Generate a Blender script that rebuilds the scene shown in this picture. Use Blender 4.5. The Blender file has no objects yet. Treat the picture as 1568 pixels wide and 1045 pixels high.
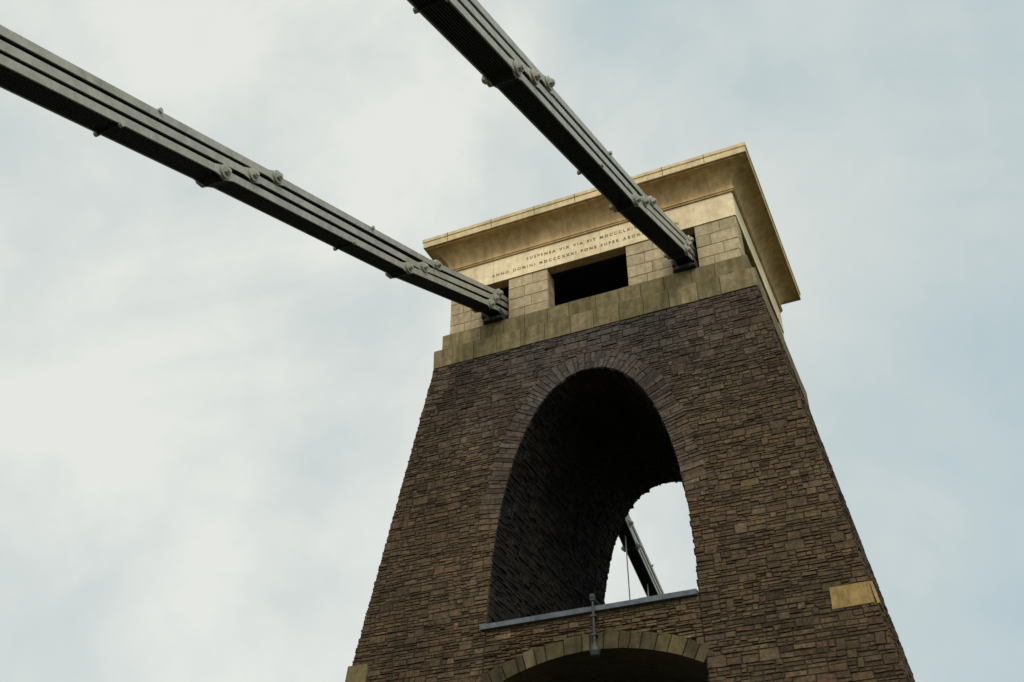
import bpy, math, random
import numpy as np
from mathutils import Vector, Matrix
random.seed(7)
rnd=random.random; uni=random.uniform
sc=bpy.context.scene
sc.view_settings.view_transform='Standard'
try: sc.view_settings.look='None'
except: pass
sc.view_settings.exposure=0

# ---------------- camera ----------------
f0=1550.;f=1639.831
def unit(v): v=np.array(v,float); return v/np.linalg.norm(v)
X=unit((4164,-1120,-f0)); Z=unit((73,-1801,f0)); Z=unit(Z-X*Z.dot(X)); Y=np.cross(Z,X)
R0=np.stack([X,Y,Z],axis=1)
def rod(w):
    w=np.array(w);t=np.linalg.norm(w);k=w/t; K=np.array([[0,-k[2],k[1]],[k[2],0,-k[0]],[-k[1],k[0],0]])
    return np.eye(3)+np.sin(t)*K+(1-np.cos(t))*K@K
R=R0@rod((.094,-.001,.010))
G=20.2   # brick top height above ground: all model coords z=0 at brick top, shifted by root empties
cam=bpy.data.cameras.new('camera'); co=bpy.data.objects.new('camera',cam); sc.collection.objects.link(co)
M=Matrix(((R[0][0],-R[1][0],-R[2][0],8.293),(R[0][1],-R[1][1],-R[2][1],-24.023),(R[0][2],-R[1][2],-R[2][2],-18.562+G),(0,0,0,1)))
co.matrix_world=M; cam.sensor_width=36; cam.lens=f/1568*36; cam.clip_end=6000; cam.clip_start=.1
sc.camera=co

# ---------------- materials ----------------
def newmat(name):
    m=bpy.data.materials.new(name); m.use_nodes=True; nt=m.node_tree
    return m,nt,nt.nodes['Principled BSDF']
def N(nt,t,**k):
    n=nt.nodes.new(t)
    for a,b in k.items(): setattr(n,a,b)
    return n
def noise(nt,scale,detail=6,rough=.6,vec=None):
    n=N(nt,'ShaderNodeTexNoise'); n.inputs['Scale'].default_value=scale; n.inputs['Detail'].default_value=detail; n.inputs['Roughness'].default_value=rough
    if vec is None:
        tc=N(nt,'ShaderNodeTexCoord'); vec=tc.outputs['Object']
    nt.links.new(vec,n.inputs['Vector']); return n
def ramp(nt,fac,stops):
    r=N(nt,'ShaderNodeValToRGB'); e=r.color_ramp.elements
    while len(e)<len(stops): e.new(.5)
    for i,(p,c) in enumerate(stops): e[i].position=p; e[i].color=(*c,1)
    nt.links.new(fac,r.inputs['Fac']); return r
def mix(nt,bt,fac,a,b):
    m=N(nt,'ShaderNodeMix',data_type='RGBA',blend_type=bt)
    for i,v in ((0,fac),(6,a),(7,b)):
        if hasattr(v,'links'): nt.links.new(v,m.inputs[i])
        elif i==0: m.inputs[0].default_value=v
        else: m.inputs[i].default_value=(*v,1)
    return m.outputs[2]
def stone_mat(name,base=None,vcol=True,fine=9,bump=.5,stain=(.45,1.25),moss=None,mossamt=.5,rough=.9,dist=.02,streak=0,patch=0):
    m,nt,b=newmat(name)
    if vcol:
        a=N(nt,'ShaderNodeAttribute',attribute_name='Col'); c=a.outputs['Color']
        if base: c=mix(nt,'MULTIPLY',1,c,base)
    else:
        rgb=N(nt,'ShaderNodeRGB'); rgb.outputs[0].default_value=(*base,1); c=rgb.outputs[0]
    n1=noise(nt,fine,8,.7); r1=ramp(nt,n1.outputs['Fac'],[(.25,(stain[0],)*3),(.75,(stain[1],)*3)])
    c=mix(nt,'MULTIPLY',1,c,r1.outputs[0])
    n2=noise(nt,.5,5,.6); r2=ramp(nt,n2.outputs['Fac'],[(.3,(.7,.68,.66)),(.7,(1.2,1.2,1.2))])
    c=mix(nt,'MULTIPLY',.8,c,r2.outputs[0])
    if moss:
        n3=noise(nt,.9,8,.7); r3=ramp(nt,n3.outputs['Fac'],[(.45,(0,0,0)),(.68,(mossamt,)*3)])
        c=mix(nt,'MIX',r3.outputs[0],c,moss)
    if patch:
        # blotchy weathering: soot patches, rusty brown washes, small pale lichen spots
        n6=noise(nt,1.7,8,.75); r6=ramp(nt,n6.outputs['Fac'],[(.32,(.50,.47,.45)),(.5,(1,1,1)),(.68,(1.4,1.26,1.05))])
        c=mix(nt,'MULTIPLY',patch,c,r6.outputs[0])
        n7=noise(nt,3.3,8,.8); r7=ramp(nt,n7.outputs['Fac'],[(.58,(0,0,0)),(.70,(.6,)*3)])
        c=mix(nt,'MIX',r7.outputs[0],c,(.020,.017,.013))
        n8=noise(nt,21,4,.6); r8=ramp(nt,n8.outputs['Fac'],[(.68,(0,0,0)),(.76,(.55,)*3)])
        c=mix(nt,'MIX',r8.outputs[0],c,(.20,.18,.14))
    if streak:
        tc=N(nt,'ShaderNodeTexCoord'); mp=N(nt,'ShaderNodeMapping'); mp.inputs['Scale'].default_value=(4,4,.35); nt.links.new(tc.outputs['Object'],mp.inputs[0])
        n5=noise(nt,1.2,6,.6,mp.outputs[0]); r5=ramp(nt,n5.outputs['Fac'],[(.4,(1,1,1)),(.7,(1-streak,1-streak*1.1,1-streak*1.2))])
        c=mix(nt,'MULTIPLY',1,c,r5.outputs[0])
    nt.links.new(c,b.inputs['Base Color']); b.inputs['Roughness'].default_value=rough
    b.inputs['Specular IOR Level'].default_value=.15
    n4=noise(nt,fine*2.5,8,.75); bp=N(nt,'ShaderNodeBump'); bp.inputs['Strength'].default_value=bump; bp.inputs['Distance'].default_value=dist
    nt.links.new(n4.outputs['Fac'],bp.inputs['Height']); nt.links.new(bp.outputs[0],b.inputs['Normal'])
    return m
M_rub=stone_mat('rubble_masonry',fine=9,bump=1.0,stain=(.3,1.75),moss=(.062,.048,.018),mossamt=.3,dist=.04,patch=.8)
M_mort=stone_mat('mortar',base=(.048,.036,.023),vcol=False,fine=12)
M_led=stone_mat('mossy_dressed_stone',fine=5,bump=.7,moss=(.12,.10,.038),mossamt=.6,streak=.4,stain=(.5,1.4))
M_ash=stone_mat('limestone_ashlar',fine=6,bump=.7,stain=(.6,1.25),moss=(.28,.21,.11),mossamt=.45,streak=.25)
M_fri=stone_mat('frieze_stone',fine=4,bump=.2,stain=(.82,1.1),moss=(.55,.40,.21),mossamt=.4,streak=.15)
M_cor=stone_mat('cornice_stone',base=(.62,.42,.205),vcol=False,fine=3,bump=.15,stain=(.75,1.1),moss=(.40,.26,.12),mossamt=.5,streak=.3)
M_fas=stone_mat('fascia_stone',base=(.70,.55,.32),vcol=False,fine=6,bump=.25,stain=(.6,1.1),moss=(.36,.27,.13),mossamt=.5,streak=.2)
M_dark=stone_mat('interior_shade_paint',base=(.010,.013,.03),vcol=False)  # near-black blue base paints the attic room's shade onto its surfaces
M_lead=stone_mat('lead_coping',base=(.11,.12,.135),vcol=False,fine=5,bump=.1,rough=.6)
M_text=stone_mat('incised_letter_lead',base=(.22,.16,.09),vcol=False)
def paint(name,col,rough=.5):
    m,nt,b=newmat(name)
    n=noise(nt,3,8,.7); r=ramp(nt,n.outputs['Fac'],[(.3,tuple(x*.6 for x in col)),(.6,col)])
    n2=noise(nt,14,6,.7); r2=ramp(nt,n2.outputs['Fac'],[(.62,(0,0,0)),(.74,(.55,)*3)])
    c=mix(nt,'MIX',r2.outputs[0],r.outputs[0],(.09,.06,.035))
    nt.links.new(c,b.inputs['Base Color']); b.inputs['Roughness'].default_value=rough; b.inputs['Specular IOR Level'].default_value=.35
    return m
M_paint=paint('warm_grey_iron_paint',(.385,.36,.29),.42)
M_iron=paint('dark_iron',(.04,.04,.04))
M_plate=paint('inner_plate_shade_black',(.0155,.0145,.013),.85)  # inner plates coloured near-black to put the chains' underside shade into the iron

# ---------------- mesh helpers ----------------
def empty(name):
    e=bpy.data.objects.new(name,None); sc.collection.objects.link(e); e.location=(0,0,G); return e
def mesh(name,V,F,mat,parent,cols=None,midx=None,mats=None):
    me=bpy.data.meshes.new(name); me.from_pydata([tuple(map(float,v)) for v in V],[],F)
    if cols is not None:
        at=me.color_attributes.new('Col','FLOAT_COLOR','POINT')
        at.data.foreach_set('color',np.array([(*c,1) for c in cols],dtype=np.float32).ravel())
    for mm in (mats or [mat]): me.materials.append(mm)
    if midx: me.polygons.foreach_set('material_index',midx)
    me.update()
    o=bpy.data.objects.new(name,me); sc.collection.objects.link(o); o.parent=parent; return o
class Acc:
    def __init__(s): s.V=[];s.F=[];s.C=[];s.M=[]
    def add(s,vs,fs,col=(1,1,1),m=0):
        o=len(s.V); s.V+=vs; s.F+=[tuple(i+o for i in q) for q in fs]; s.C+=[col]*len(vs); s.M+=[m]*len(fs)
def box(A,x0,x1,y0,y1,z0,z1,col=(1,1,1),m=0):
    A.add([(x0,y0,z0),(x1,y0,z0),(x1,y1,z0),(x0,y1,z0),(x0,y0,z1),(x1,y0,z1),(x1,y1,z1),(x0,y1,z1)],
          [(3,2,1,0),(4,5,6,7),(0,1,5,4),(1,2,6,5),(2,3,7,6),(3,0,4,7)],col,m)
def block(A,P,n,quad,depth,inset,col,jit=0.,back=.03):
    """quad: 4 (u,v); P maps to 3D; n outward normal vec"""
    cu=sum(q[0] for q in quad)/4; cv=sum(q[1] for q in quad)/4
    b=[];t=[]
    tilt=[depth*uni(.6,1.4) for _ in range(4)] if jit else [depth]*4
    for i,(u,v) in enumerate(quad):
        uu=u+uni(-jit,jit); vv=v+uni(-jit,jit)*.7
        p=Vector(P(uu,vv)); nn=n(uu,vv) if callable(n) else n
        b.append(tuple(p-nn*back))
        du=inset if u<cu else -inset; dv=inset if v<cv else -inset
        t.append(tuple(Vector(P(uu+du,vv+dv))+nn*tilt[i]))
    A.add(b+t,[(4,5,6,7),(0,1,5,4),(1,2,6,5),(2,3,7,6),(3,0,4,7)],col)
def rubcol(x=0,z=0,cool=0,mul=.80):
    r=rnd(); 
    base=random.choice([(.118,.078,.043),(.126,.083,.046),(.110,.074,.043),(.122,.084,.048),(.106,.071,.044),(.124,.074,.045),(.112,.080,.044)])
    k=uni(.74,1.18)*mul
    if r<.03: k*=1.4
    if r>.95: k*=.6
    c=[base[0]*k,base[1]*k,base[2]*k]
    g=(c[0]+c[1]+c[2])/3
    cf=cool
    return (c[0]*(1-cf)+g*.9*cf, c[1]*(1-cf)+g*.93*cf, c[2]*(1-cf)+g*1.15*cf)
def rubble(A,P,n,segs,z0,z1,hmin=.15,hmax=.28,lmin=.12,lmax=.50,coolf=None,gap=.007,dep=(.002,.032),mul=.78):
    z=z0
    while z<z1-.02:
        h=min(uni(hmin,hmax),z1-z)
        if z1-(z+h)<.09: h=z1-z
        for (a,b) in segs(z+h/2):
            x=a
            while x<b-.001:
                L=uni(lmin,lmax)
                if b-(x+L)<lmin*.7: L=b-x
                parts=[(z,z+h)] if rnd()<.2 else None
                if parts is None:
                    if h>.22 and rnd()<.3:
                        m1=z+h*uni(.25,.4); m2=z+h*uni(.6,.75); parts=[(z,m1),(m1,m2),(m2,z+h)]
                    else:
                        m=z+h*uni(.3,.7); parts=[(z,m),(m,z+h)]
                for (p,q) in parts:
                    subs=[(x,x+L)]
                    if q-p<.14 and L>.32 and rnd()<.5:
                        mm=x+L*uni(.35,.65); subs=[(x,mm),(mm,x+L)]
                    for (s0,s1) in subs:
                        c=rubcol(0,0,coolf((s0+s1)/2,p) if coolf else .1,mul)
                        block(A,P,n,[(s0+gap/2,p+gap/2),(s1-gap/2,p+gap/2),(s1-gap/2,q-gap/2),(s0+gap/2,q-gap/2)],uni(*dep),.012,c,jit=.014)
                x+=L
        z+=h
def ashlar(A,P,n,segs,z0,z1,h,l,colf,gap=.008,dep=.02,inset=.01,jit=0):
    rows=max(1,round((z1-z0)/h)); hh=(z1-z0)/rows
    for i in range(rows):
        z=z0+i*hh
        for (a,b) in segs(z+hh/2):
            k=max(1,round((b-a)/l)); w=(b-a)/k
            xs=[a+j*w for j in range(k+1)]
            if k>1:
                off=(.22*w if i%2 else -.22*w)
                xs=[a]+[x+off+uni(-.1,.1)*w for x in xs[1:-1]]+[b]
            for s0,s1 in zip(xs,xs[1:]):
                block(A,P,n,[(s0+gap/2,z+gap/2),(s1-gap/2,z+gap/2),(s1-gap/2,z+hh-gap/2),(s0+gap/2,z+hh-gap/2)],dep*uni(.8,1.2),inset,colf(),jit=jit)

# ---------------- tower ----------------
tower=empty('bridge_tower')
Wb,D,s,sy=5.042,7.146,.152,.105
ZG=-G
def hw(z): return Wb-s*z
def yf(z): return sy*z
def yb(z): return D-sy*z
zs=-8.8; zap=-1.5; wj=2.7; RS=1.06   # rear opening splayed slightly wider
def opn(z):
    if z>=zap: return 0
    if z>=zs: return wj*(1-((z-zs)/(zap-zs))**2.2)**(1/2.2)
    return wj+.03*(zs-z)
nF=Vector((0,-1,sy)).normalized(); nB=Vector((0,1,sy)).normalized(); nR=Vector((1,0,s)).normalized(); nL=Vector((-1,0,s)).normalized()
PF=lambda u,z:(u,yf(z),z); PB=lambda u,z:(u,yb(z),z); PR=lambda u,z:(hw(z),u,z); PL=lambda u,z:(-hw(z),u,z)
ring=.62
def outline(n=64):
    pts=[]
    for i in range(n+1):
        t=math.pi*i/n; c=math.cos(t); q=math.sin(t)
        pts.append((wj*math.copysign(abs(c)**(2/2.2),c), zs+(zap-zs)*q**(2/2.2)))
    return pts
dense=outline(400)
arc=[0]
for a,b in zip(dense,dense[1:]): arc.append(arc[-1]+math.hypot(a[0]-b[0],a[1]-b[1]))
def at(sv):
    sv=max(0,min(arc[-1]-1e-6,sv))
    i=int(np.searchsorted(arc,sv,side='right'))-1; i=min(max(i,0),len(dense)-2)
    k=(sv-arc[i])/(arc[i+1]-arc[i]+1e-12); a,b=dense[i],dense[i+1]
    x=a[0]+(b[0]-a[0])*k; z=a[1]+(b[1]-a[1])*k
    i0=max(0,i-3); i1=min(len(dense)-1,i+4); tx=dense[i1][0]-dense[i0][0]; tz=dense[i1][1]-dense[i0][1]; l=math.hypot(tx,tz)
    return x,z,tz/l,-tx/l
LA=arc[-1]
ext=[]
for i in range(300):
    x,z,nx,nz=at(LA*i/299); ext.append((x+nx*ring,z+nz*ring))
def extw(z):
    best=0
    for (a,b) in zip(ext,ext[1:]):
        if (a[1]-z)*(b[1]-z)<=0 and a[1]!=b[1]:
            k=(z-a[1])/(b[1]-a[1]); best=max(best,a[0]+(b[0]-a[0])*k)
    return best
zr0=-6.2
def segF(z):
    w=hw(z)
    o=extw(z)-.03 if z>zr0 else opn(z)
    return [(-w,w)] if o<=.02 else [(-w,-o),(o,w)]
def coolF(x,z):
    k=(z+5)/5; k=max(0,min(1,k)); return .03+.58*k*(1-min(1,abs(x)/6.0)**2)  # shadow's cool blue painted into the upper stones near the arch
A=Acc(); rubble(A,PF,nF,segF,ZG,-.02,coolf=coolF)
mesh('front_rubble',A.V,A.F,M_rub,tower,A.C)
A=Acc(); rubble(A,PB,nB,lambda z:[(-hw(z),-opn(z)*RS),(opn(z)*RS,hw(z))] if opn(z)>.02 else [(-hw(z),hw(z))],ZG,-.02,lmin=.3,lmax=.9)
mesh('back_rubble',A.V,A.F,M_rub,tower,A.C)
A=Acc(); rubble(A,PR,nR,lambda z:[(yf(z),yb(z))],ZG,-.02); mesh('right_rubble',A.V,A.F,M_rub,tower,A.C)
A=Acc(); rubble(A,PL,nL,lambda z:[(yf(z),yb(z))],ZG,-.02,lmin=.3,lmax=.9); mesh('left_rubble',A.V,A.F,M_rub,tower,A.C)
A=Acc()
start=next(i for i in range(400) if dense[i][1]>zr0); s0=arc[start]
sv=s0
while sv<LA-s0-.01:
    w=uni(.09,.18)
    if LA-s0-(sv+w)<.1: w=LA-s0-sv
    def PV(u,v):
        x,z,nx,nz=at(u); xx=x+nx*v; zz=z+nz*v; return (xx,yf(zz),zz)
    rr=ring+uni(-.08,.05)
    cuts=[0,rr] if rnd()<.4 else [0,rr*uni(.35,.65),rr]
    for a,b in zip(cuts,cuts[1:]):
        xm=at(sv)[1]
        c=rubcol(cool=.1+.4*max(0,min(1,(xm+6)/4)),mul=.86)  # same cool shadow tint painted into the ring's upper stones
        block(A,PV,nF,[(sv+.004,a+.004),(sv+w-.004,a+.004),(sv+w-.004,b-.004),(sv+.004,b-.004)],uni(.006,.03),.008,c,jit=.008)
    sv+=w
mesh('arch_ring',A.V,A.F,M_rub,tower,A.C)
eL=abs(ZG)-abs(zs)
Ltot=LA+2*eL
def PT(u,v):
    e=eL
    if v<e: z=ZG+v; x=opn(z)
    elif v>e+LA: z=zs-(v-e-LA); x=-opn(z)
    else: x,z,_,_=at(v-e)
    t=u/ D
    return (x*(1+(RS-1)*t),yf(z)+t*(yb(z)-yf(z)),z)
def nT(u,v):
    e=eL
    if v<e: return Vector((-1,0,0))
    if v>e+LA: return Vector((1,0,0))
    _,_,nx,nz=at(v-e); return Vector((-nx,0,-nz))
A=Acc(); rubble(A,PT,nT,lambda v:[(0,D)],0,Ltot,lmin=.14,lmax=.42,coolf=lambda x,z:.6,hmin=.2,hmax=.34,mul=.24,dep=(.0,.04))  # stone colours darkened and blued to paint in the tunnel's shade
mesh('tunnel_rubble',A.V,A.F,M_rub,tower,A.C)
A=Acc()
zz=[ZG+ (zs-ZG)*i/6 for i in range(7)]+[p for p in [zs+(zap-zs)*math.sin(math.pi/2*i/40) for i in range(1,41)]]+[-.0]
for a,b in zip(zz,zz[1:]):
    oa,ob=opn(a),opn(b)
    for (y_,sg) in ((lambda z:yf(z)+.01,1),(lambda z:yb(z)-.01,RS)):
        for sx in (1,-1):
            A.add([(sx*oa*sg,y_(a),a),(sx*(hw(a)-.01),y_(a),a),(sx*(hw(b)-.01),y_(b),b),(sx*ob*sg,y_(b),b)],[(0,1,2,3)])
    for sx in (1,-1):
        A.add([(sx*(hw(a)-.01),yf(a)+.01,a),(sx*(hw(a)-.01),yb(a)-.01,a),(sx*(hw(b)-.01),yb(b)-.01,b),(sx*(hw(b)-.01),yf(b)+.01,b)],[(0,1,2,3)])
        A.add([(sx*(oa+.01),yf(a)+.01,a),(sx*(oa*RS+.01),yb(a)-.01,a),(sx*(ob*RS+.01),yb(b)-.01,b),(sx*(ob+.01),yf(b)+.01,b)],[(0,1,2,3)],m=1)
A.add([(-Wb,0.01,-.005),(Wb,.01,-.005),(Wb,D-.01,-.005),(-Wb,D-.01,-.005)],[(0,1,2,3)])
M_mort2=stone_mat('tunnel_shade_mortar',base=(.012,.011,.011),vcol=False,fine=12)  # near-black mortar colour stands in for the shade inside the tunnel
mesh('mortar_core',A.V,A.F,None,tower,midx=A.M,mats=[M_mort,M_mort2])

# portal cross arch
Rr=5.6; zin=-9.93; vr=.43
def intr(x,dz=0): return zin-(Rr-math.sqrt(Rr*Rr-x*x)) if dz==0 else zin+dz-((Rr+dz)-math.sqrt((Rr+dz)**2-x*x))
A=Acc()
def segC(z):
    w=opn(z)-.01
    if intr(0,vr-.02)<=z: return [(-w,w)]
    x=0
    while x<w and intr(x,vr-.02)>z: x+=.02
    return [(-w,-x),(x,w)] if x<w-.1 else []
rubble(A,PF,nF,segC,-10.35,-9.0,coolf=lambda x,z:.0,dep=(.0,.03),hmin=.1,hmax=.18,mul=.9)
mesh('parapet_rubble',A.V,A.F,M_rub,tower,A.C)
A=Acc(); aa=-.49
while aa<.49:
    da=uni(.03,.085); da=min(da,.5-aa)
    def PVo(u,v): 
        x=(Rr+v)*math.sin(u); z=zin-Rr+(Rr+v)*math.cos(u); return (x,yf(z),z)
    c=random.choice([(.13,.10,.055),(.075,.058,.03),(.145,.112,.06),(.055,.045,.026),(.09,.07,.038),(.065,.05,.028)]); k=uni(.55,.9)
    block(A,PVo,nF,[(aa+.001,0),(aa+da-.001,0),(aa+da-.001,vr+uni(-.06,.03)),(aa+.001,vr)],uni(.012,.035),.0015,tuple(q*k for q in c),jit=0)
    aa+=da
mesh('portal_voussoirs',A.V,A.F,M_led,tower,A.C)
A=Acc(); n=30
for i in range(n):
    x0=-2.74+5.48*i/n; x1=-2.74+5.48*(i+1)/n
    A.add([(x0,yf(-10)+.0,intr(x0)),(x1,yf(-10)+.0,intr(x1)),(x1,yb(-10)-.1,intr(x1)),(x0,yb(-10)-.1,intr(x0))],[(0,1,2,3)])
    for yy in (yf(-9.9)+.06,yb(-9.9)-.12):
        A.add([(x0,yy,intr(x0)),(x1,yy,intr(x1)),(x1,yy+.05,-9.0),(x0,yy+.05,-9.0)],[(0,1,2,3)])
A.add([(-2.72,yf(-9)+.02,-9.0),(2.72,yf(-9)+.02,-9.0),(2.72,yb(-9)-.1,-9.0),(-2.72,yb(-9)-.1,-9.0)],[(0,1,2,3)])
M_sof=stone_mat('portal_soffit_stone',base=(.10,.08,.04),vcol=False,fine=5)
mesh('portal_vault',A.V,A.F,M_sof,tower)
A=Acc(); y0=yf(-8.9)-.14
for i in range(4):
    xa=-2.82+5.50*i/4; xb=-2.82+5.50*(i+1)/4-.006
    box(A,xa,xb,y0+uni(0,.01),y0+.6,-9.0+.001,-8.875+uni(-.006,.006))
mesh('parapet_coping',A.V,A.F,M_lead,tower)

# pale quoins
A=Acc()
PFq=lambda u,z:(u,yf(z)-.02,z)
for (a,b,z0,z1,c) in [(5.58,6.47,-9.86,-9.33,(.32,.215,.085)),(-6.58,-5.95,-9.9,-9.36,(.16,.12,.06)),(5.75,7.05,-13.4,-12.8,(.2,.16,.08)),(-7.05,-5.8,-13.4,-12.8,(.2,.16,.08))]:
    block(A,PFq,nF,[(a,z0),(b+(.03 if b>0 else 0),z0),(b,z1),(a,z1)],.03,.015,c,jit=.014)
    if a>0:
        block(A,lambda u,z:(hw(z)+.02,u,z),nR,[(yf(z0)-.03,z0),(yf(z0)+.55,z0),(yf(z0)+.55,z1),(yf(z1)-.03,z1)],.03,.012,c)
mesh('quoins',A.V,A.F,M_led,tower,A.C)

# ---------- stone band, attic ----------
def ledcol():
    b=random.choice([(.215,.170,.088),(.18,.145,.075),(.24,.19,.105),(.195,.155,.078)]); k=uni(.82,1.15); return tuple(q*k for q in b)
def ashcol():
    b=random.choice([(.46,.365,.225),(.42,.34,.21),(.49,.395,.25)]); k=uni(.85,1.1); return tuple(q*k for q in b)
def fricol():
    k=uni(.97,1.03); return (.80*k,.65*k,.42*k)
def ringwall(A,hx,y0,y1,z0,z1,h,l,colf,segx=None,segy=None,dep=.02,gap=.008,jit=0,inset=.01):
    sx=segx or (lambda z:[(-hx,hx)]); sY=segy or (lambda z:[(y0,y1)])
    kw=dict(dep=dep,gap=gap,jit=jit,inset=inset)
    ashlar(A,lambda u,z:(u,y0,z),Vector((0,-1,0)),sx,z0,z1,h,l,colf,**kw)
    ashlar(A,lambda u,z:(u,y1,z),Vector((0,1,0)),sx,z0,z1,h,l,colf,**kw)
    ashlar(A,lambda u,z:(hx,u,z),Vector((1,0,0)),sY,z0,z1,h,l,colf,**kw)
    ashlar(A,lambda u,z:(-hx,u,z),Vector((-1,0,0)),sY,z0,z1,h,l,colf,**kw)
A=Acc(); ringwall(A,5.05,-.008,D+.008,0,.66,.66,.8,ledcol,dep=.018,gap=.005,jit=.005,inset=.008)
ringwall(A,4.87,.17,D-.17,.66,1.32,.66,.75,ledcol,dep=.018,gap=.005,jit=.005,inset=.008)
mesh('stone_band',A.V,A.F,M_led,tower,A.C)
A=Acc(); box(A,-5.04,5.04,.0,D,.005,.655); box(A,-4.86,4.86,.18,D-.18,.655,1.315)
mesh('band_core',A.V,A.F,stone_mat('band_core_stone',base=(.10,.085,.045),vcol=False),tower)
Wa=4.70; ya=.33; yb2=D-.33
opens=[(-3.52,-2.66),(-1.32,1.28),(2.68,3.46)]
za,zb=1.32,3.0
def segA(z):
    e=[-Wa]; 
    for a,b in opens: e+=[a,b]
    e+=[Wa]; return [(e[i],e[i+1]) for i in range(0,len(e),2)]
sideo=(1.05,D-1.05)
segAy=lambda z:[(ya,sideo[0]),(sideo[1],yb2)]
A=Acc(); ringwall(A,Wa,ya,yb2,za,zb,.42,.62,ashcol,segx=segA,segy=segAy,dep=.02,gap=.005,jit=.005)
th=.55
for yy,sg in ((ya,1),(yb2,-1)):
    for a,b in opens:
        for xx,sn in ((a,1),(b,-1)):
            ashlar(A,lambda u,z,xx=xx:(xx,u,z),Vector((sn,0,0)),lambda z:[(min(yy,yy+sg*th),max(yy,yy+sg*th))],za,zb,.42,.6,ashcol,dep=.004)
mesh('attic_ashlar',A.V,A.F,M_ash,tower,A.C)
A=Acc()
for a,b in segA(0):
    box(A,a+.008,b-.008,ya+.005,ya+th,za,zb); box(A,a+.008,b-.008,yb2-th,yb2-.005,za,zb)
for sx in (1,-1):
    for a,b in ((ya+th,sideo[0]),(sideo[1],yb2-th)):
        box(A,min(sx*(Wa-.005),sx*(Wa-.5)),max(sx*(Wa-.005),sx*(Wa-.5)),a,b,za,zb)
mesh('attic_core',A.V,A.F,stone_mat('attic_core_stone',base=(.30,.24,.145),vcol=False),tower)
A=Acc()
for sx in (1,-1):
    box(A,min(sx*(Wa-.5),sx*(Wa-.56)),max(sx*(Wa-.5),sx*(Wa-.56)),sideo[0],sideo[1],za,zb)  # added panels close the side openings so the room stays dark
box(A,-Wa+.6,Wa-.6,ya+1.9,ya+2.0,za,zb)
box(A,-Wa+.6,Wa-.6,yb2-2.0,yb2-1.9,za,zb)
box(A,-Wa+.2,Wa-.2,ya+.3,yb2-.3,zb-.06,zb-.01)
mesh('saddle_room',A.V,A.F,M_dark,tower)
A=Acc(); ringwall(A,Wa+.03,ya-.03,yb2+.03,zb,3.93,.93,1.9,fricol,dep=.02,gap=.003,inset=.004)
mesh('frieze',A.V,A.F,M_fri,tower,A.C)
A=Acc(); box(A,-Wa-.02,Wa+.02,ya-.02,yb2+.02,zb,3.93)
mesh('frieze_core',A.V,A.F,M_cor,tower)
prof=[(.03,3.93),(.10,3.93),(.10,3.97),(.13,3.99),(.13,4.06),(.09,4.08)]
for i in range(0,11):
    t=i/10*math.pi/2
    prof.append((.09+.57*(1-math.cos(t)), 4.08+.60*math.sin(t)))
prof+=[(.66,4.72),(.74,4.72)]
prof2=[(.74,4.72),(.745,4.73),(.745,4.93),(.77,4.95),(.77,5.07),(.6,5.10),(-.5,5.3)]
def sweep(pr,name,mat):
    V=[];Fq=[]
    for (o,z) in pr:
        hx=Wa+o; V+=[(-hx,ya-o,z),(hx,ya-o,z),(hx,yb2+o,z),(-hx,yb2+o,z)]
    for i in range(len(pr)-1):
        for j in range(4): Fq.append((4*i+j,4*i+(j+1)%4,4*i+4+(j+1)%4,4*i+4+j))
    if pr is prof2: k=4*(len(pr)-1); Fq.append((k,k+1,k+2,k+3))
    return mesh(name,V,Fq,mat,tower)
sweep(prof,'cornice_cavetto',M_cor); sweep(prof2,'cornice_fascia',M_fas)
A=Acc()
hxF=Wa+.747
xs=-hxF+.9
while xs<hxF-.3:
    box(A,xs,xs+.016,ya-.749,ya-.74,4.735,4.93); box(A,xs,xs+.018,ya-.774,ya-.76,4.95,5.07); xs+=uni(1.3,1.7)
xs=ya-.2
while xs<yb2:
    box(A,Wa+.74,Wa+.749,xs,xs+.012,4.735,4.93); xs+=1.5
mesh('fascia_joints',A.V,A.F,M_mort,tower)
def text(body,x,z,size,sp=1.0):
    cu=bpy.data.curves.new('inscription','FONT'); cu.body=body; cu.size=size; cu.align_x='CENTER'; cu.extrude=.003; cu.space_character=sp; cu.space_word=1.3; cu.offset=.004
    o=bpy.data.objects.new('inscription_tmp',cu); sc.collection.objects.link(o); 
    dg=bpy.context.evaluated_depsgraph_get(); me=bpy.data.meshes.new_from_object(o.evaluated_get(dg))
    bpy.data.objects.remove(o)
    me.materials.clear(); me.materials.append(M_text)
    t=bpy.data.objects.new('inscription',me); sc.collection.objects.link(t); t.parent=tower
    t.location=(x,ya-.03-.024,z); t.rotation_euler=(math.pi/2,0,0)
text('SUSPENSA VIX VIA FIT MDCCCLXIV',-.15,3.56,.15,1.6)
text('ANNO DOMINI MDCCCXXXI PONS SUPER ABONAM FLVMEN',-.1,3.24,.15,1.6)

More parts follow.
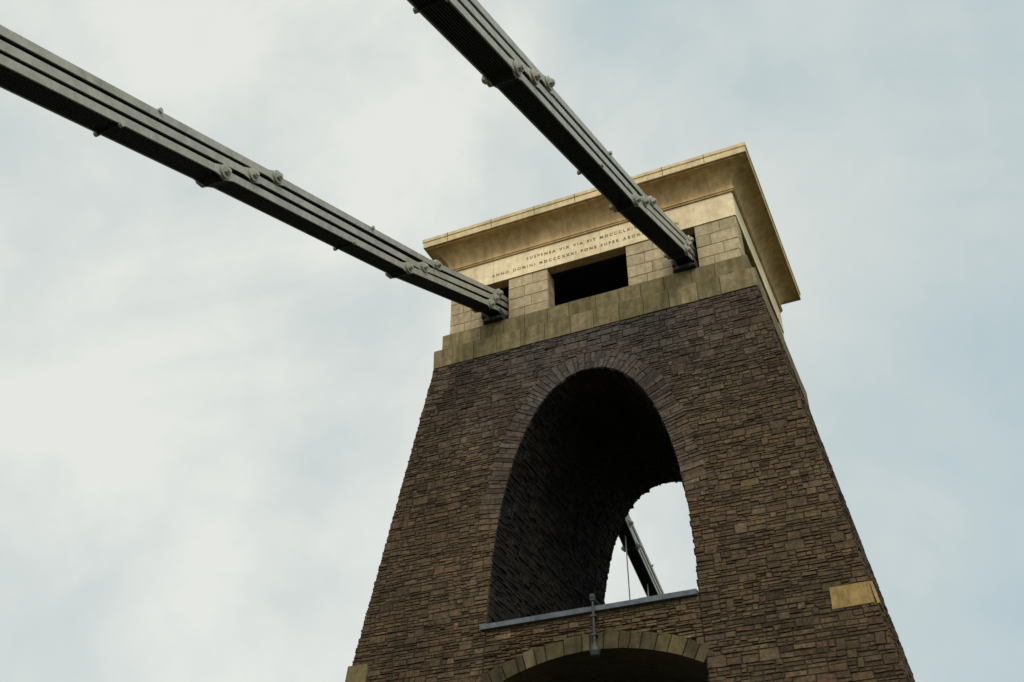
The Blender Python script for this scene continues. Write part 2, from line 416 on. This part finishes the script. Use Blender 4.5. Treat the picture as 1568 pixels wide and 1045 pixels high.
# ---------------- chains ----------------
nodes=[(1.9,2.72),(-.35,1.82),(-4.85,-.33),(-11.9,-3.24),(-19.1,-6.34),(-26.3,-9.2),(-33.5,-11.9),(-40.7,-14.5),(-47.9,-17.0),(-55.1,-19.4),(-57.5,-20.4)]
ys=[n[0] for n in nodes][::-1]; zsn=[n[1] for n in nodes][::-1]
def zc(y): return float(np.interp(y,ys,zsn))
def plate(A,p,q,x,th,m):
    (y0,z0),(y1,z1)=p,q; d=Vector((y1-y0,z1-z0)); L=d.length; d/=L; n=Vector((-d.y,d.x))
    h=.082; r=.155; pts=[]
    for (base,sg) in ((0,-1),(L,1)):
        arcp=[]
        for i in range(9):
            a=math.radians(-125+250*i/8) ; arcp.append((base+sg*r*math.cos(a), r*math.sin(a)*(sg)))
        nk=(base-sg*.30)
        pts+= [(nk,-h*sg)]+arcp+[(nk,h*sg)]
    P2=[]
    for (t,u) in pts: P2.append((y0+d.x*t+n.x*u, z0+d.y*t+n.y*u))
    k=len(P2)
    V=[(x-th/2,a,b) for a,b in P2]+[(x+th/2,a,b) for a,b in P2]
    Fq=[(i,(i+1)%k,(i+1)%k+k,i+k) for i in range(k)]+[tuple(range(k))[::-1],tuple(range(k,2*k))]
    A.add(V,Fq,m=m)
def cyl(A,c,ax,r,l,n=14,m=0,hexn=False):
    ax=Vector(ax).normalized(); t=ax.orthogonal().normalized(); b=ax.cross(t); c=Vector(c); V=[]
    for e in (0,1):
        for i in range(n):
            a=2*math.pi*i/n; V.append(tuple(c+ax*(l*e)+(t*math.cos(a)+b*math.sin(a))*r))
    A.add(V,[(i,(i+1)%n,(i+1)%n+n,i+n) for i in range(n)]+[tuple(range(n))[::-1],tuple(range(n,2*n))],m=m)
def chain(xc,name):
    root=empty(name)
    for part,fy in (('land_side_links',lambda y:y),('river_side_links',lambda y:D-y)):
        A=Acc()
        half=.275
        for k in (-1,0,1):
            pins=[]
            for i,(ny,nz) in enumerate(nodes):
                st=.28 if i<=1 else .72
                yy=ny+k*st*(1 if k>0 else 1.08)
                pins.append((yy,zc(yy)+k*.28))
            for i in range(len(pins)-1):
                npl=11 if i%2 else 10
                for j in range(npl):
                    x=xc+(j-(npl-1)/2)*.05
                    outer= j in (0,npl-1)
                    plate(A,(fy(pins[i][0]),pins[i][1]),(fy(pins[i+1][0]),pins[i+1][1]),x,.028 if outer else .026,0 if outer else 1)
            for (y,z) in pins[1:]:
                y=fy(y)
                cyl(A,(xc-half-.12,y,z),(1,0,0),.05,2*half+.24,12)
                for sg in (1,-1):
                    cyl(A,(xc+sg*half,y,z),(sg,0,0),.15,.03,18)
                    cyl(A,(xc+sg*(half+.03),y,z),(sg,0,0),.09,.06,6)
        for i in range(2,len(nodes)-2):
            ym=(nodes[i][0]+nodes[i+1][0])/2+.6; z=zc(ym)
            for dz,dy in ((-.37,-.35),(.37,.35)):
                zq=zc(ym+dy)+dz
                for sg in (1,-1): cyl(A,(xc+sg*.23,fy(ym+dy),zq),(sg,0,0),.05,.07,8)
                cyl(A,(xc-.24,fy(ym+dy),zq),(1,0,0),.025,.48,8,m=1)
        mesh(part,A.V,A.F,None,root,midx=A.M,mats=[M_paint,M_plate])
    A=Acc(); y=D+5
    while y<D+48:
        z=zc(D-y); 
        cyl(A,(xc,y,ZG+.3),(0,0,1),.024,z-.3-ZG-.3,8); y+=2.44
    o=mesh('hanger_rods',A.V,A.F,M_paint,root)
    A=Acc()
    for sg in (-1,1):
        box(A,xc+sg*.31-.02,xc+sg*.31+.02,-.1,1.4,1.42,1.60)
    box(A,xc-.33,xc+.33,.0,1.5,1.34,1.44)
    mesh('saddle_casting',A.V,A.F,M_iron,root)
chain(-3.08,'suspension_chain'); chain(3.08,'suspension_chain')

# ---------------- lamp over parapet ----------------
lamp=empty('hanging_lantern'); A=Acc()
lx=.18; ly=yf(-9)-.2
cyl(A,(lx,ly,-9.85),(0,0,1),.03,1.2,10)
cyl(A,(lx,ly+.5,-8.72),(0,-1,0),.03,.55,10)
box(A,lx-.05,lx+.05,ly-.05,ly+.06,-8.78,-8.62)
for z in (-9.15,-9.6): box(A,lx-.06,lx+.06,ly-.04,ly+.22,z-.025,z+.025)
V=[];n=16;pr=[(.035,-9.8),(.06,-9.86),(.11,-9.92),(.13,-10.0),(.12,-10.03),(.10,-10.10),(.04,-10.14),(0.001,-10.15)]
for r,z in pr:
    for i in range(n): a=2*math.pi*i/n; V.append((lx+r*math.cos(a),ly+r*math.sin(a),z))
A.add(V,[(j*n+i,j*n+(i+1)%n,(j+1)*n+(i+1)%n,(j+1)*n+i) for j in range(len(pr)-1) for i in range(n)])
mesh('lantern_body',A.V,A.F,M_iron,lamp)

# ---------------- ground ----------------
def sheet(name,x0,x1,y0,y1,z,mat):
    me=bpy.data.meshes.new(name); me.from_pydata([(x0,y0,z),(x1,y0,z),(x1,y1,z),(x0,y1,z)],[],[(0,1,2,3)]); me.materials.append(mat)
    o=bpy.data.objects.new(name,me); sc.collection.objects.link(o); return o
M_grass=stone_mat('grass',base=(.05,.065,.025),vcol=False,fine=2)
M_asph=stone_mat('asphalt',base=(.05,.05,.05),vcol=False,fine=30)
M_pave=stone_mat('paving',base=(.13,.12,.10),vcol=False,fine=8)
sheet('ground',-2500,2500,-2500,2500,0,M_grass)
sheet('road',-2.65,2.65,-120,120,.004,M_asph)
for sx,nm in ((1,'pavement'),(-1,'pavement')):
    root=bpy.data.objects.new(nm,None); sc.collection.objects.link(root)
    A=Acc(); a,b=(2.8,13) if sx>0 else (-13,-2.8)
    box(A,a,b,-120,-3,.0,.12)
    mesh('slab',A.V,A.F,M_pave,root)
    A=Acc(); a,b=(2.65,2.797) if sx>0 else (-2.797,-2.65); box(A,a,b,-120,-3,0,.13); mesh('kerb',A.V,A.F,M_cor,root)

# ---------------- sky & sun ----------------
w=bpy.data.worlds.new('World'); sc.world=w; w.use_nodes=True; nt=w.node_tree
bg=nt.nodes['Background']
sunel,sunaz=math.radians(42),math.radians(152)
sky=N(nt,'ShaderNodeTexSky'); sky.sky_type='NISHITA'; sky.sun_disc=False; sky.sun_elevation=sunel; sky.sun_rotation=sunaz
tc=N(nt,'ShaderNodeTexCoord')
n1=noise(nt,2.5,7,.5,tc.outputs['Generated']); n1.inputs['Distortion'].default_value=.6
n2=noise(nt,7,8,.6,tc.outputs['Generated']); n2.inputs['Distortion'].default_value=.3
def mrange(v,a,b,c,d):
    m=N(nt,'ShaderNodeMapRange'); m.interpolation_type='SMOOTHSTEP'; nt.links.new(v,m.inputs[0])
    for i,q in enumerate((a,b,c,d)): m.inputs[i+1].default_value=q
    return m.outputs[0]
def dirdot(v):
    d=N(nt,'ShaderNodeVectorMath',operation='DOT_PRODUCT'); nt.links.new(tc.outputs['Generated'],d.inputs[0]); d.inputs[1].default_value=v; return d.outputs['Value']
def mad(a,k,b):
    m=N(nt,'ShaderNodeMath',operation='MULTIPLY_ADD'); nt.links.new(a,m.inputs[0]); m.inputs[1].default_value=k
    if hasattr(b,'links'): nt.links.new(b,m.inputs[2])
    else: m.inputs[2].default_value=b
    return m.outputs[0]
west=mrange(dirdot((-.8,-.1,.1)),-.2,.5,0,1)
v=mad(n1.outputs['Fac'],1.6,-.62); v=mad(n2.outputs['Fac'],.55,v); v=mad(west,.55,v)
cr=ramp(nt,v,[(.25,(4.7,5.9,6.35)),(.50,(5.6,6.45,6.55)),(.80,(6.9,7.35,7.1)),(1.05,(8.2,8.4,7.9))])
c=mix(nt,'MIX',.94,sky.outputs[0],cr.outputs[0])
# cloud veil is brighter around the hidden sun
sv=mrange(dirdot(tuple((math.sin(sunaz)*math.cos(sunel),math.cos(sunaz)*math.cos(sunel),math.sin(sunel)))),.2,1,1,2.5)
vm=N(nt,'ShaderNodeVectorMath',operation='SCALE'); nt.links.new(c,vm.inputs[0]); nt.links.new(sv,vm.inputs['Scale'])
nt.links.new(vm.outputs[0],bg.inputs['Color']); bg.inputs['Strength'].default_value=.1
sl=bpy.data.lights.new('sun','SUN'); sl.energy=1.5; sl.angle=math.radians(18); sl.color=(1,.91,.76)
so=bpy.data.objects.new('sun',sl); sc.collection.objects.link(so)
dv=Vector((math.sin(sunaz)*math.cos(sunel),math.cos(sunaz)*math.cos(sunel),math.sin(sunel)))
so.rotation_euler=dv.to_track_quat('Z','Y').to_euler()
